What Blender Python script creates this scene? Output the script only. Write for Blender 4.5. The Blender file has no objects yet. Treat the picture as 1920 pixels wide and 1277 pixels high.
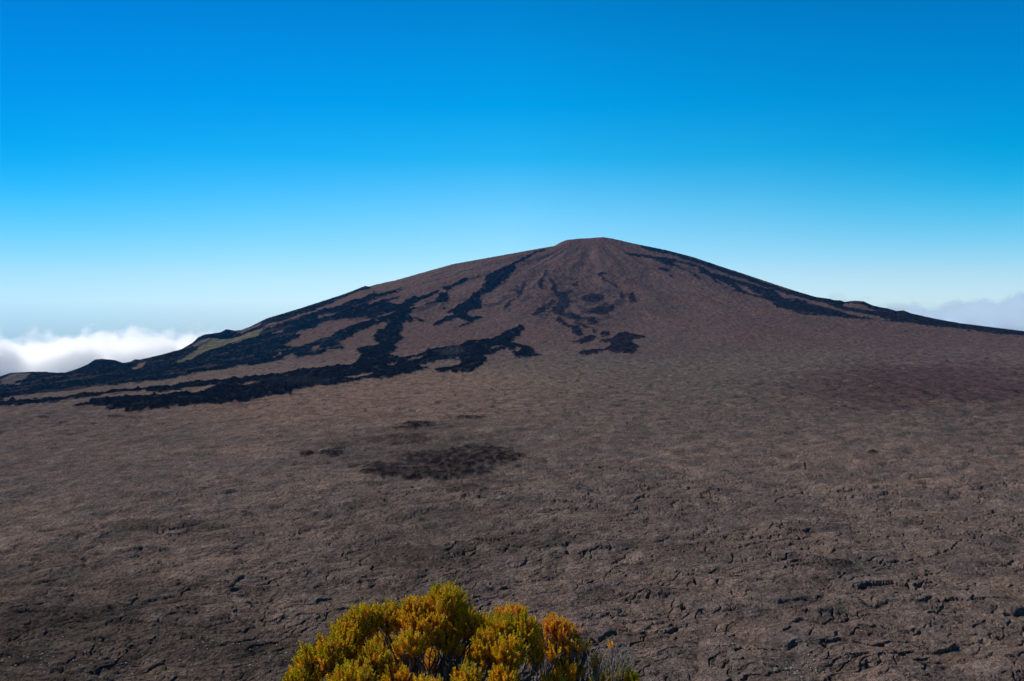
import bpy, math
import numpy as np

rng = np.random.default_rng(7)
scene = bpy.context.scene
COL = scene.collection

# ------------------------------------------------------------------ camera model (photo pixels 1920 x 1277)
F = 1660.0
PITCH = math.radians(2.518)
CP, SP = math.cos(PITCH), math.sin(PITCH)

def ray(px, py):
    u = (np.asarray(px, float) - 960.0) / F
    v = (638.5 - np.asarray(py, float)) / F
    return u, CP + v * SP, -SP + v * CP           # x, y, z direction (depth 1)

def at_depth(px, py, depth):
    x, y, z = ray(px, py)
    return np.array([x * depth, y * depth, z * depth])

def project(X, Y, Z):
    d = Y * CP - Z * SP
    d = np.maximum(d, 1e-3)
    return 960.0 + F * X / d, 638.5 - F * (Y * SP + Z * CP) / d

# ------------------------------------------------------------------ noise
_perm = np.random.default_rng(3).permutation(256).astype(np.int32)
_perm = np.concatenate([_perm, _perm])
_ang = np.random.default_rng(4).random(256) * 2 * np.pi
_gx, _gy = np.cos(_ang).astype(np.float32), np.sin(_ang).astype(np.float32)

def perlin(x, y, seed=0):
    x = np.asarray(x, np.float32) + seed * 37.31
    y = np.asarray(y, np.float32) + seed * 91.7
    xi = np.floor(x); yi = np.floor(y)
    fx = x - xi; fy = y - yi
    xi = xi.astype(np.int32) & 255; yi = yi.astype(np.int32) & 255
    u = fx * fx * fx * (fx * (fx * 6 - 15) + 10)
    v = fy * fy * fy * (fy * (fy * 6 - 15) + 10)
    def g(ix, iy, dx, dy):
        h = _perm[_perm[ix & 255] + (iy & 255)]
        return _gx[h] * dx + _gy[h] * dy
    a = g(xi, yi, fx, fy); b = g(xi + 1, yi, fx - 1, fy)
    c = g(xi, yi + 1, fx, fy - 1); d = g(xi + 1, yi + 1, fx - 1, fy - 1)
    ab = a + u * (b - a); cd = c + u * (d - c)
    return (ab + v * (cd - ab)) * 1.5

def fbm(x, y, octv=4, seed=0, gain=0.5, lac=2.03):
    s = 0; a = 1.0; f = 1.0; n = 0
    for i in range(octv):
        s = s + a * perlin(x * f, y * f, seed + i * 5); n += a; a *= gain; f *= lac
    return s / n

def plates(x, y, seed=0):
    """cellular crust: for each point the two nearest cell distances, a random height and a random tilt of its plate"""
    x = np.asarray(x, np.float32); y = np.asarray(y, np.float32)
    xi = np.floor(x).astype(np.int32); yi = np.floor(y).astype(np.int32)
    f1 = np.full(x.shape, 9, np.float32); f2_ = f1.copy(); hid = np.zeros(x.shape, np.int32); ox = np.zeros_like(f1); oy = np.zeros_like(f1)
    for dx_ in (-1, 0, 1):
        for dy_ in (-1, 0, 1):
            h = _perm[(_perm[(xi + dx_ + seed * 7) & 255] + ((yi + dy_ + seed * 13) & 255)) & 511]
            ex = (xi + dx_ + _r1[h]) - x; ey = (yi + dy_ + _r2[h]) - y
            d = ex * ex + ey * ey
            nearer = d < f1
            f2_ = np.where(nearer, f1, np.minimum(f2_, d))
            hid = np.where(nearer, h, hid); ox = np.where(nearer, ex, ox); oy = np.where(nearer, ey, oy)
            f1 = np.where(nearer, d, f1)
    e = np.sqrt(f2_) - np.sqrt(f1)
    return e, _r3[hid], ox * (_r1[hid] - 0.5) * 2 + oy * (_r2[hid] - 0.35) * 2
_rr = np.random.default_rng(9)
_r1, _r2, _r3 = [_rr.random(512).astype(np.float32) for _ in range(3)]

def smooth(a, b, x):
    t = np.clip((x - a) / (b - a), 0, 1)
    return t * t * (3 - 2 * t)

# ------------------------------------------------------------------ terrain grid (azimuth x distance)
az_in = np.linspace(-38, 38, 1900)
wing = 38 + np.cumsum(np.linspace(0.08, 2.0, 46))
az = np.radians(np.concatenate([-wing[::-1], az_in, wing]))
rs = [175.0]
while rs[-1] < 9000:
    r = rs[-1]
    if r < 300: d = 1.5
    elif r < 5700: d = min((0.42 + 0.28 * min(1.0, max(0.0, (r - 500) / 500.0))) * r * r / (885 * 150.0), 6.0)
    else: d = 6 + (r - 5700) * 0.06
    d = max(d, 0.36)
    rs.append(r + d)
rs = np.array(rs)
NR, NC = len(rs), len(az)
R = np.broadcast_to(rs[:, None], (NR, NC)).astype(np.float32)
A = np.broadcast_to(az[None, :], (NR, NC)).astype(np.float32)
X = (R * np.sin(A)).astype(np.float32)
Y = (R * np.cos(A)).astype(np.float32)

# volcano: apex and profiles (distance from the apex -> height)
APX, APY = 440.0, 4700.0
px_sky = np.array([0,20,42,60,80,105,125,147,165,178,190,205,218,232,262,300,340,362,372,385,398,406,414,424,432,440,452,470,500,560,600,640,662,684,692,720,740,
                   800,850,900,950,1000,1040,1052,1062,1085,1105,1130,1145,1160,1200,1250,1300,1350,1400,1450,1490,1530,1555,1565,1575,1584,1604,1620,1634,1650,
                   1664,1680,1694,1706,1750,1800,1840,1880,1920], float)
py_sky = np.array([706,699,698,697,698,701,700,691,683,674,673,674,676,682,675,666,655,642,632,627,625.5,624,623,617,618.5,620,619,612,597,579,566,553,545,536,537,530,526,
                   509,495,486,477,468,461,454,450,447.5,446.5,444.5,446.5,450,459,469,482,499,515,532,545,557,560,563,563,566,563.5,565,572,576,
                   578,583,582,587,597,606,611,616,621], float)
dx, dy, dz = ray(px_sky, py_sky)
phi_sky = np.arctan2(dx, dy); slope_sky = dz / np.hypot(dx, dy)

sL = np.array([0, 70, 130, 212, 400, 750, 1000, 1345, 1800, 2194, 2600, 3157, 4200, 6000, 9000.])
zL = np.array([340, 333, 318, 292, 262, 198, 130, 37, -90, -210, -300, -390, -520, -760, -1200.])
sR = np.array([0, 70, 150, 240, 380, 524, 800, 1062, 1401, 1940, 2279, 3200, 4500, 6500, 9000.])
zR = np.array([340, 334, 318, 300, 270, 232, 140, 57, 0, -110, -155, -230, -300, -420, -800.])
sF = np.array([0, 80, 150, 500, 1000, 1500, 2000, 2500, 3000, 3600, 4700, 9000.])
zF = np.array([340, 330, 312, 210, 68, -38, -102, -135, -147, -150, -150, -150.])
sB = np.array([0, 100, 300, 800, 2000, 4500, 9000.])
zB = np.array([335, 318, 280, 130, -250, -900, -1500.])

def prof(s, ks, kz):
    # monotone-ish cubic through a dense smoothed linear interpolation
    g = np.linspace(0, 9000, 1801)
    z = np.interp(g, ks, kz)
    k = np.hanning(31); k /= k.sum()
    zz = np.convolve(np.pad(z, 15, mode='edge'), k, mode='valid')
    w = smooth(100, 260, g)
    zz = z * (1 - w) + zz * w
    return np.interp(s, g, zz)

DXA = X - APX; DYA = Y - APY
S = np.hypot(DXA, DYA)
ct = np.where(S > 0, DXA / np.maximum(S, 1e-3), 0)      # +1 right
st = np.where(S > 0, -DYA / np.maximum(S, 1e-3), 1)     # +1 front
wr = np.clip(ct, 0, 1) ** 2; wl = np.clip(-ct, 0, 1) ** 2
wf = np.clip(st, 0, 1) ** 2; wb = np.clip(-st, 0, 1) ** 2
Z = (wl * prof(S, sL, zL) + wr * prof(S, sR, zR) + wf * prof(S, sF, zF) + wb * prof(S, sB, zB)).astype(np.float32)

# hollow and gullies on the front of the cone
front = smooth(0.2, 0.8, st) * smooth(150, 500, S) * (1 - smooth(1500, 2600, S))
thet = np.arctan2(DXA, -DYA)
Z += front * 13 * perlin(thet * 5.0, S / 700.0, 2) + front * 6 * perlin(thet * 13.0, S / 300.0, 5)

# cinder cones: position by viewing direction and distance, real round cones with a crater
def cone(px, dist, base_r, h, crater=0.3, cz=0.35):
    dxc, dyc, _ = ray(px, 600); n = math.hypot(dxc, dyc)
    cx, cy = dxc / n * dist, dyc / n * dist
    d = np.hypot(X - cx, Y - cy)
    d = d * (1 + 0.08 * perlin(X / 60, Y / 60, 9))
    b = np.clip(1 - d / base_r, 0, 1)
    top = 1 - crater
    prof_ = np.where(b < top, b / top, 1 - cz * ((b - top) / crater))
    return (cx, cy), h * prof_, d < base_r * 0.97
CONES = []
for args in [(433, 4150, 190, 62, 0.22, 0.2), (385, 4550, 170, 50, 0.25, 0.3), (192, 4700, 120, 42, 0.35, 0.3), (62, 4600, 190, 38, 0.4, 0.3),
             (1606, 4900, 130, 34, 0.4, 0.3), (1692, 5000, 70, 14, 0.4, 0.3)]:
    c, hz, m = cone(*args)
    Z += hz.astype(np.float32)
    CONES.append((c, m & (hz > 1.0)))

PX, PY = project(X, Y, Z)

# ------------------------------------------------------------------ lava flow outlines
def pts(ox, oy, s, seq):
    a = np.array(seq, float).reshape(-1, 2)
    return np.column_stack([ox + a[:, 0] / s, oy + a[:, 1] / s])
def P1(*q): return pts(400, 520, 6, q)
def P2(*q): return pts(640, 500, 6, q)
def P3(*q): return pts(860, 440, 5.0526, q)
def P4(*q): return pts(0, 600, 6, q)
def P5(*q): return pts(1160, 440, 4.8, q)
def P6(*q): return pts(240, 600, 6, q)
def P7(*q): return pts(1280, 430, 3, q)
def PF(*q): return pts(0, 0, 1, q)

OPS = []   # (flow id or 0 to remove, polygon)
# 1: old dark field on the left flank
OPS.append((1, PF(-60,600, 300,560, 480,590, 560,560, 640,530, 680,520, 705,545, 700,590, 690,612, 660,630, 633,643, 648,656, 613,658, 600,665, 575,667, 555,672, 513,678, 490,682,
                  473,687, 448,688, 407,695, 373,700, 320,711, 250,720, 217,724, 167,727, 127,732, 93,736, 50,742, 0,747, -60,753)))
OPS.append((0, P1(780,770, 880,720, 950,690, 960,660, 930,640, 1000,600, 1150,580, 1170,540, 1250,500, 1400,480, 1560,470, 1750,450, 1790,480, 1650,510, 1500,570, 1380,620, 1300,680, 1130,720, 960,780, 870,780)))
OPS.append((0, P1(430,570, 620,510, 700,510, 900,450, 1100,380, 1300,300, 1450,230, 1600,160, 1720,140, 1920,50, 1920,110, 1700,220, 1500,290, 1380,330, 1200,380, 1000,440, 850,490, 720,530, 560,560)))
OPS.append((0, P1(1150,450, 1300,420, 1500,350, 1600,320, 1750,270, 1920,230, 1920,290, 1800,310, 1650,360, 1450,400, 1300,440, 1180,470)))
OPS.append((0, P1(1050,870, 1150,760, 1200,745, 1190,790, 1120,830)))
OPS.append((0, P1(770,920, 840,870, 900,860, 900,890, 950,900, 880,925)))
OPS.append((0, P1(660,920, 740,850, 770,860, 720,910)))
OPS.append((0, P1(650,640, 780,590, 800,600, 700,640)))
OPS.append((0, P1(620,560, 700,540, 650,590)))
OPS.append((0, P6(20,560, 150,500, 280,480, 200,510, 100,560)))
OPS.append((0, P1(1840,470, 1920,430, 1920,470)))
# 2: main young flow: spill down the flank and the long tongue over the plain
OPS.append((2, P2(590,440, 660,420, 740,380, 800,350, 830,315, 870,350, 1000,300, 1085,265, 1110,280, 1000,340, 900,370, 850,410, 770,470, 750,490, 900,440, 1030,390, 1120,300, 1205,280, 1205,330, 1190,400,
                  1100,420, 1000,420, 890,450, 830,490, 760,540, 770,560, 860,580, 930,620, 910,635, 860,620, 830,590, 800,590, 790,620, 690,640, 680,660, 700,690, 680,720, 650,740, 680,790, 720,820, 610,870,
                  600,910, 630,920, 600,960, 590,975, 535,985, 540,1005, 700,1030, 700,1150, 0,1200, 0,1145, 100,1130, 170,1100, 210,1010, 220,970, 180,965, 130,950, 320,910, 430,880, 360,840, 370,800, 330,790, 390,750, 400,730,
                  500,690, 525,640, 520,630, 380,650, 250,720, 200,720, 100,790, 0,830, 0,720, 150,650, 320,605, 400,580, 510,550, 580,510, 560,500)))
OPS.append((2, P2(-100,560, 0,490, 120,460, 250,420, 350,420, 450,380, 600,350, 740,300, 760,290, 640,350, 520,400, 600,430, 560,510, 500,550, 390,575, 330,590, 240,565, 100,580, -100,600)))
OPS.append((2, P2(0,430, 120,370, 260,360, 330,330, 500,290, 640,250, 760,210, 650,270, 520,320, 400,350, 300,380, 150,420, 0,470)))
OPS.append((2, P2(340,340, 480,300, 560,290, 470,340, 380,360)))
OPS.append((0, P2(390,580, 430,550, 580,505, 585,520, 500,560)))
OPS.append((0, P2(370,620, 400,595, 430,600, 410,620)))
OPS.append((2, PF(-60,757, 0,752, 33,751, 83,748, 117,745, 150,742, 183,739, 225,733, 267,732, 320,724, 347,719, 373,717, 407,716, 432,711, 457,707, 503,704, 523,701, 542,698, 575,692, 580,696, 625,690, 665,686,
                  700,672, 730,667, 763,670, 797,662, 802,659, 833,651, 858,648, 883,637, 919,636, 925,632, 959,616, 975,609, 983,611, 985,616, 979,622, 977,628, 957,639, 967,644, 989,648, 1000,654, 1002,660, 1016,667,
                  987,671, 967,671, 960,657, 940,658, 927,665, 907,668, 912,677, 907,687, 880,697, 833,698, 817,697, 813,693, 783,697, 753,705, 723,714, 680,716, 640,723, 590,728, 560,735, 547,738, 550,742, 537,745, 490,750, 473,756, 447,762,
                  428,761, 412,763, 360,764, 320,768, 308,769, 288,773, 250,778, 233,778, 232,773, 190,773, 202,767, 192,765, 150,769, 133,769, 135,765, 160,761, 170,754, 200,751, 250,747, 257,747, 307,743, 340,740, 380,737, 390,732, 410,728,
                  398,727, 373,730, 348,733, 323,737, 281,740, 267,737, 233,739, 200,743, 167,749, 142,751, 117,753, 93,757, 75,758, 33,762, 0,763, -60,768)))
OPS.append((0, P2(730,1070, 760,1040, 920,1005, 900,1030, 800,1060)))
OPS.append((0, P2(510,1125, 560,1095, 650,1090, 600,1115)))
OPS.append((0, P1(1430,1170, 1550,1130, 1820,1100, 1700,1140, 1500,1172)))
OPS.append((0, P2(870,1130, 1000,1080, 1200,1055, 1360,1070, 1340,1105, 1200,1145, 1060,1160, 950,1145)))
OPS.append((0, P2(1660,940, 1690,900, 1800,880, 1810,910, 1750,930)))
OPS.append((0, P3(520,1110, 530,1075, 575,1070, 560,1110)))
OPS.append((0, P6(1150,760, 1290,740, 1320,715, 1480,715, 1440,735, 1300,755)))
OPS.append((0, P6(1125,950, 1190,930, 1240,945, 1180,965)))
# 3: diagonal flow below the shoulder, with its small side streams
OPS.append((3, P2(1960,-50, 1800,20, 1650,90, 1600,180, 1580,240, 1540,290, 1440,330, 1450,345, 1440,370, 1300,440, 1260,480, 1130,535, 1250,530, 1270,550, 1180,580, 1100,620, 1010,655, 1100,665, 1160,625, 1240,610, 1280,580,
                  1340,600, 1350,620, 1430,625, 1400,650, 1300,680, 1180,718, 1320,692, 1440,645, 1570,582, 1600,560, 1480,575, 1440,570, 1410,540, 1440,510, 1560,470, 1570,420, 1550,370, 1560,330, 1680,290, 1700,265, 1800,200, 1860,140, 1920,80, 1960,40)))
OPS.append((3, P3(500,290, 505,270, 560,240, 640,200, 760,150, 830,125, 800,155, 700,195, 600,255, 540,285)))
OPS.append((3, P2(1120,250, 1160,220, 1250,195, 1360,140, 1450,135, 1390,170, 1360,190, 1290,215, 1250,260, 1190,275)))
OPS.append((3, P2(1450,130, 1500,110, 1560,85, 1540,105, 1470,140)))
OPS.append((3, P2(1110,480, 1180,450, 1160,490)))
OPS.append((0, P2(1570,270, 1640,220, 1620,260)))
OPS.append((4, P3(523,495, 545,478, 548,520, 580,540, 595,470, 625,445, 610,540, 570,605, 540,620, 490,665, 430,715, 418,700, 480,635, 540,600, 560,560, 525,525)))
OPS.append((4, P3(735,465, 780,405, 815,390, 800,440, 790,480, 825,540, 770,505, 750,480)))
OPS.append((4, P3(1310,375, 1350,358, 1400,370, 1350,398, 1440,448, 1530,515, 1500,510, 1370,430)))
OPS.append((4, P3(1600,560, 1650,550, 1690,620, 1700,650, 1640,640, 1610,600)))
for q_ in [(850,400, 900,430, 940,540, 1000,580, 1060,640, 1000,700, 1010,780, 960,790, 900,740, 860,690, 930,680, 960,640, 900,560, 870,480), (690,770, 760,700, 860,640, 880,600, 930,640, 850,690, 740,780),
           (1150,600, 1250,560, 1380,580, 1390,620, 1250,640, 1180,630), (1210,740, 1290,690, 1380,650, 1480,690, 1420,750, 1340,770), (1200,790, 1290,790, 1330,840, 1270,860, 1210,830),
           (1000,760, 1060,740, 1130,780, 1200,800, 1150,830, 1050,800), (1040,830, 1150,840, 1250,880, 1310,920, 1280,960, 1260,900, 1150,860), (1330,940, 1420,930, 1440,970, 1350,975), (1500,520, 1560,560, 1560,640, 1530,620, 1540,560),
           (940,560, 1010,540, 1100,520, 1040,560, 990,600), (1060,470, 1130,450, 1120,490, 1070,500), (820,330, 850,340, 830,390, 800,400)]:
    OPS.append((4, P3(*q_)))
# 5: gully and the dark fan at the foot of the cone
OPS.append((5, P3(920,810, 950,785, 1040,860, 1130,870, 1160,920, 1175,968, 1090,950, 1050,900, 1000,860, 940,830)))
OPS.append((5, P3(1010,1015, 1140,1000, 1190,970, 1280,965, 1320,985, 1200,1030, 1100,1030)))
OPS.append((5, P3(1310,1012, 1420,990, 1490,970, 1500,940, 1590,925, 1680,955, 1795,965, 1700,985, 1630,1005, 1690,1040, 1790,1052, 1700,1062, 1680,1100, 1690,1115, 1640,1140, 1500,1130, 1380,1118, 1300,1150, 1200,1140, 1090,1130, 1200,1105,
                  1380,1098, 1440,1070, 1430,1040)))
# 6: streams on the right flank
OPS.append((6, P5(0,140, 100,190, 300,210, 340,240, 440,270, 480,280, 560,310, 640,350, 730,405, 720,375, 640,340, 550,290, 480,250, 560,250, 700,290, 740,340, 830,380, 850,430, 900,450, 1050,510, 1150,540, 1300,580, 1400,640, 1500,680,
                  1640,715, 1720,730, 1800,722, 1960,720, 1960,680, 1800,640, 1650,600, 1500,580, 1440,540, 1400,490, 1250,460, 1130,420, 1000,380, 860,340, 700,270, 560,230, 420,190, 330,200, 200,170, 60,160)))
OPS.append((0, P5(860,390, 960,440, 1060,500, 1000,490, 900,440)))
OPS.append((0, P5(1050,420, 1180,490, 1300,560, 1210,540, 1100,490)))
OPS.append((6, P5(180,80, 500,150, 800,240, 1100,335, 1400,435, 1700,525, 1960,590, 1960,635, 1700,590, 1500,535, 1400,485, 1250,430, 1050,365, 800,280, 560,200, 350,150, 240,140)))
OPS.append((6, P5(360,300, 430,300, 470,330, 420,330)))
OPS.append((6, P5(410,345, 470,360, 520,400, 470,385)))
OPS.append((6, P7(600,390, 720,487, 850,492, 1000,507, 1150,517, 1300,532, 1500,557, 1700,582, 1920,602, 2000,606, 2000,540, 1920,540, 1700,510, 1400,470, 1200,430, 1000,390, 850,370, 600,330)))
OPS.append((0, P7(600,365, 760,410, 900,450, 1050,480, 1180,510, 1100,510, 950,480, 800,440, 660,400, 600,385)))
OPS.append((0, P7(890,395, 970,392, 1050,425, 1100,440, 1040,450, 920,425)))
# 7 / 8: pale tuff slopes of the two cinder cones on the left
OPS.append((7, P6(490,520, 620,440, 760,340, 870,270, 960,200, 1030,140, 1090,110, 1180,110, 1290,95, 1420,85, 1560,95, 1500,150, 1400,200, 1280,240, 1160,270, 1020,310, 900,350, 800,400, 690,450, 580,500)))
OPS.append((8, P6(660,320, 740,250, 830,180, 900,150, 990,140, 960,190, 880,240, 800,285, 700,320)))
OPS.append((8, P4(0,740, 0,690, 60,650, 150,600, 250,600, 350,605, 270,690, 200,720, 100,740)))

GX0, GX1, GY0, GY1 = -60, 2000, 430, 790
gw, gh = GX1 - GX0, GY1 - GY0
idmap = np.zeros((gh, gw), np.int8)
for fid, poly in OPS:
    x0 = int(max(GX0, math.floor(poly[:, 0].min()))); x1 = int(min(GX1, math.ceil(poly[:, 0].max()) + 1))
    y0 = int(max(GY0, math.floor(poly[:, 1].min()))); y1 = int(min(GY1, math.ceil(poly[:, 1].max()) + 1))
    if x1 <= x0 or y1 <= y0: continue
    gx, gy = np.meshgrid(np.arange(x0, x1) + 0.5, np.arange(y0, y1) + 0.5)
    ins = np.zeros(gx.shape, bool)
    n = len(poly)
    for i in range(n):
        xa, ya = poly[i]; xb, yb = poly[(i + 1) % n]
        if ya == yb: continue
        c = ((ya > gy) != (yb > gy)) & (gx < (xb - xa) * (gy - ya) / (yb - ya) + xa)
        ins ^= c
    idmap[y0 - GY0:y1 - GY0, x0 - GX0:x1 - GX0][ins] = fid

# ragged edges: noise in metres on the ground
far = slice(int(np.searchsorted(rs, 1250)), NR)
Xf, Yf = X[far], Y[far]
wx = fbm(Xf / 70, Yf / 120, 4, 20, 0.6) * 7 + fbm(Xf / 18, Yf / 30, 4, 21, 0.8) * 9
wy = fbm(Xf / 70, Yf / 120, 4, 25, 0.6) * 4 + fbm(Xf / 18, Yf / 30, 4, 26, 0.8) * 4.6
qx = np.clip((PX[far] + wx - GX0), 0, gw - 1).astype(int)
qy = np.clip((PY[far] + wy - GY0), 0, gh - 1).astype(int)
fid = np.zeros((NR, NC), np.int8)
fid[far] = idmap[qy, qx]
fid[far][PY[far] > GY1 - 2] = 0
flow = ((fid >= 1) & (fid <= 6)).astype(np.float32)
def boxblur(m, k):
    m = m.copy()
    for ax in (0, 1):
        p = [(0, 0), (0, 0)]; p[ax] = (k, k)
        c = np.cumsum(np.pad(m, p, mode='edge'), axis=ax, dtype=np.float64)
        n = m.shape[ax]
        if ax == 0: m = ((c[2 * k:2 * k + n] - np.concatenate([np.zeros((1, m.shape[1])), c[:n - 1]], 0)) / (2 * k + 1)).astype(np.float32)
        else: m = ((c[:, 2 * k:2 * k + n] - np.concatenate([np.zeros((m.shape[0], 1)), c[:, :n - 1]], 1)) / (2 * k + 1)).astype(np.float32)
    return m
flow_s = boxblur(flow, 2)

# ------------------------------------------------------------------ relief
# mountain and far plain: coarse rubble
Z[far] += 1.0 * fbm(Xf / 60, Yf / 60, 4, 40, 0.65) * smooth(1250, 2200, R[far]) * 4.0
Z[far] += np.abs(perlin(Xf / 22, Yf / 26, 46)) * 2.4 * smooth(1250, 1800, R[far])
Z[far] += flow_s[far] * (3.0 + 9.0 * fbm(Xf / 26, Yf / 26, 3, 50, 0.75) * smooth(0.3, 1, flow_s[far]))
Z += (fbm(X / 330, Y / 330, 3, 60) * 7 * (1 - smooth(2600, 3600, R))).astype(np.float32)

near = slice(0, int(np.searchsorted(rs, 2300)))
Xn, Yn, Rn = X[near], Y[near], R[near]
fade = 1 - smooth(1500, 2300, Rn)
w1 = fbm(Xn / 50, Yn / 50, 2, 70) * 14; w2 = fbm(Xn / 50, Yn / 50, 2, 73) * 14
ca, sa = math.cos(0.30), math.sin(0.30)
Xr = ca * Xn + sa * Yn; Yr = -sa * Xn + ca * Yn                     # the flow grain runs slightly across the view
Xw = Xr + w1; Yw = Yr + w2
rightness = smooth(-0.12, 0.25, np.tan(A[near])) * (1 - smooth(700, 1500, Rn))
def crease(n): return np.abs(n) ** 0.75
bil = crease(perlin(Xw / 52, Yw / 34, 80))
bil2 = crease(perlin(Xw / 21 + 4, Yw / 13, 83))
bil3 = crease(perlin(Xw / 9.5, Yw / 6.2, 86))
bil4 = crease(perlin(Xw / 4.2, Yw / 3.1, 88))
f2 = 1 - smooth(1300, 2100, Rn); f3 = 1 - smooth(700, 1300, Rn); f4 = 1 - smooth(420, 700, Rn)
patchy = smooth(-0.2, 0.25, perlin(Xn / 75, Yn / 75, 95))
Z[near] += fade * bil * 4.0 + f2 * bil2 * (1.5 - 0.4 * rightness) + f3 * bil3 * (0.75 - 0.35 * rightness) + f4 * bil4 * (0.3 - 0.1 * rightness)
# broken crust plates, tilted and stepped against each other
w3 = fbm(Xr / 11, Yr / 11, 2, 270); w4 = fbm(Xr / 11, Yr / 11, 2, 273)
e1, h1, t1_ = plates((Xw + w3 * 6) / 27, (Yw + w4 * 5) / 15, 1)
drr = np.gradient(rs)[near][:, None].astype(np.float32)
g1 = smooth(0.0, np.clip(1.7 * drr / 15, 0.06, 0.5), e1)
Z[near] += f2 * g1 * (0.25 + h1 * 1.0 + t1_ * 1.2) * (0.35 + 0.65 * smooth(-0.25, 0.2, perlin(Xn / 115, Yn / 115, 96))) * (0.6 + 0.4 * patchy)
e2, h2, t2_ = plates((Xw + w3 * 5) / 10.5, (Yw + w4 * 4) / 6.2, 2)
sel2 = smooth(-0.1, 0.2, perlin(Xn / 42, Yn / 36, 97))
Z[near] += (1 - smooth(900, 1500, Rn)) * smooth(0.0, np.clip(1.7 * drr / 6.2, 0.09, 0.7), e2) * (0.15 + h2 * 0.62 + t2_ * 0.75) * (0.45 + 0.55 * sel2) * (1 - 0.45 * rightness)
# patches of rough older lava lying on the plain: slightly raised rubble
OLD = [(905, 856, 80, 20, 1.0), (850, 874, 78, 17, 1.0), (800, 858, 60, 12, .85), (775, 886, 95, 14, .95), (715, 873, 50, 8, .8), (786, 797, 27, 7, 1.0), (750, 802, 30, 3.5, .9), (879, 783, 30, 3.5, .95), (573, 850, 15, 5, 1.0), (622, 848, 26, 7, .9),
       (865, 915, 40, 8, .6), (775, 822, 46, 13, .6), (690, 905, 34, 6, .5), (640, 835, 22, 5, .5), (1635, 848, 10, 3, .9), (80, 782, 12, 2.5, .9), (118, 792, 14, 2.5, .8), (212, 780, 20, 2.5, .8), (985, 805, 20, 3, .4), (700, 825, 20, 5, .5)]
pxm, pym = project(Xn, Yn, Z[near])
na = fbm(Xn / 60, Yn / 60, 3, 210, 0.6); nb = fbm(Xn / 13, Yn / 16, 3, 213, 0.65)
PATCH = np.zeros((NR, NC), np.float32)
for (cx_, cy_, rx_, ry_, w_) in OLD:
    d_ = np.hypot((pxm - cx_) / rx_, (pym - cy_) / ry_) + 0.75 * na + 0.55 * nb
    PATCH[near] = np.maximum(PATCH[near], (1 - smooth(0.72, 1.14, d_)) * w_)
Z[near] += PATCH[near] * (0.6 + 1.5 * np.abs(perlin(Xn / 9, Yn / 9, 216)) + 0.6 * perlin(Xn / 4.5, Yn / 5, 217))
# tumuli: swollen slabs broken off in a steep front, where the photo has them
FRONTS = [(1477,1213,64,3.0), (1580,1217,26,1.6), (1530,1148,48,2.2), (1358,1156,30,1.2), (1441,1130,62,2.4), (1215,1118,36,2.0), (1551,1056,36,2.4), (1456,1042,52,1.8), (1467,1018,18,1.8), (1563,1030,15,2.0),
          (1528,987,52,1.6), (1720,1024,38,2.0), (1668,975,26,2.6), (1872,1142,50,2.6), (1470,887,16,1.8), (1800,914,26,2.0), (1288,989,20,1.6), (1290,1207,17,2.0), (1543,1256,12,2.2), (1220,1265,14,2.0),
          (680,1130,40,2.4), (600,1120,9,1.5), (906,1026,18,1.8), (750,921,22,2.0), (690,900,20,1.6), (1075,917,17,1.8), (1050,942,20,1.6), (1081,864,14,2.0), (925,950,10,1.6), (60,1150,44,2.2), (130,1007,20,1.4), (280,1092,16,1.4),
          (340,1040,18,1.2), (240,960,26,1.4), (430,970,30,1.5), (180,1200,30,1.8), (400,1160,26,1.4), (1330,925,30,1.5), (1640,847,12,1.6), (1840,1010,26,1.5), (1130,1020,26,1.5), (1010,1090,24,1.6), (1110,1140,22,1.6), (1700,1130,12,2.2),
          (1260,850,22,1.6), (1180,800,26,1.4), (520,900,22,1.6), (420,865,22,1.6), (1420,800,24,1.5), (1560,830,20,1.5), (870,1120,20,1.4), (1620,1190,26,1.6), (1780,1215,26,1.4), (1390,1255,40,1.5), (1680,1265,40,1.6)]
zrow = Z[near].copy()
frng = np.random.default_rng(21)
for (cx_, cy_, hw_, H_) in FRONTS:
    rx_, ry_, rz_ = ray(cx_, cy_); hyp = math.hypot(rx_, ry_); ph_ = math.atan2(rx_, ry_)
    j_ = int(np.argmin(np.abs(az - ph_)))
    i_ = int(np.argmax(zrow[:, j_] / rs[near] > rz_ / hyp))
    if i_ == 0: continue
    r0 = rs[i_]; wm = hw_ * r0 / F * 1.15
    i0 = int(np.searchsorted(rs, r0 - 3 * wm - 8)); i1 = min(int(np.searchsorted(rs, r0 + 6 * wm + 25)), zrow.shape[0])
    j0 = max(0, j_ - int(2.2 * wm / r0 / (az[NC // 2 + 1] - az[NC // 2])) - 4); j1 = min(NC, 2 * j_ - j0)
    a_ = A[i0:i1, j0:j1] - ph_; xl = a_ * r0 / wm
    wl_ = max(0.8, 2.0 * float(rs[i_ + 1] - rs[i_])); bend = frng.uniform(-0.25, 0.5); tilt = frng.uniform(-0.35, 0.35)
    wob = fbm(X[i0:i1, j0:j1] / 9.0, Y[i0:i1, j0:j1] / 9.0, 2, 300) * 2.2
    tt_ = R[i0:i1, j0:j1] - r0 - wm * (bend * xl ** 2 + tilt * xl) + wob
    env = np.clip(1 - np.abs(xl) ** 2.5, 0, 1)
    Z[i0:i1, j0:j1] += (0.72 * H_ * env * smooth(-0.5 * wl_, wl_, tt_) * np.exp(-np.maximum(tt_, 0) / (wm * 0.9 + 4))).astype(np.float32)
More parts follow.
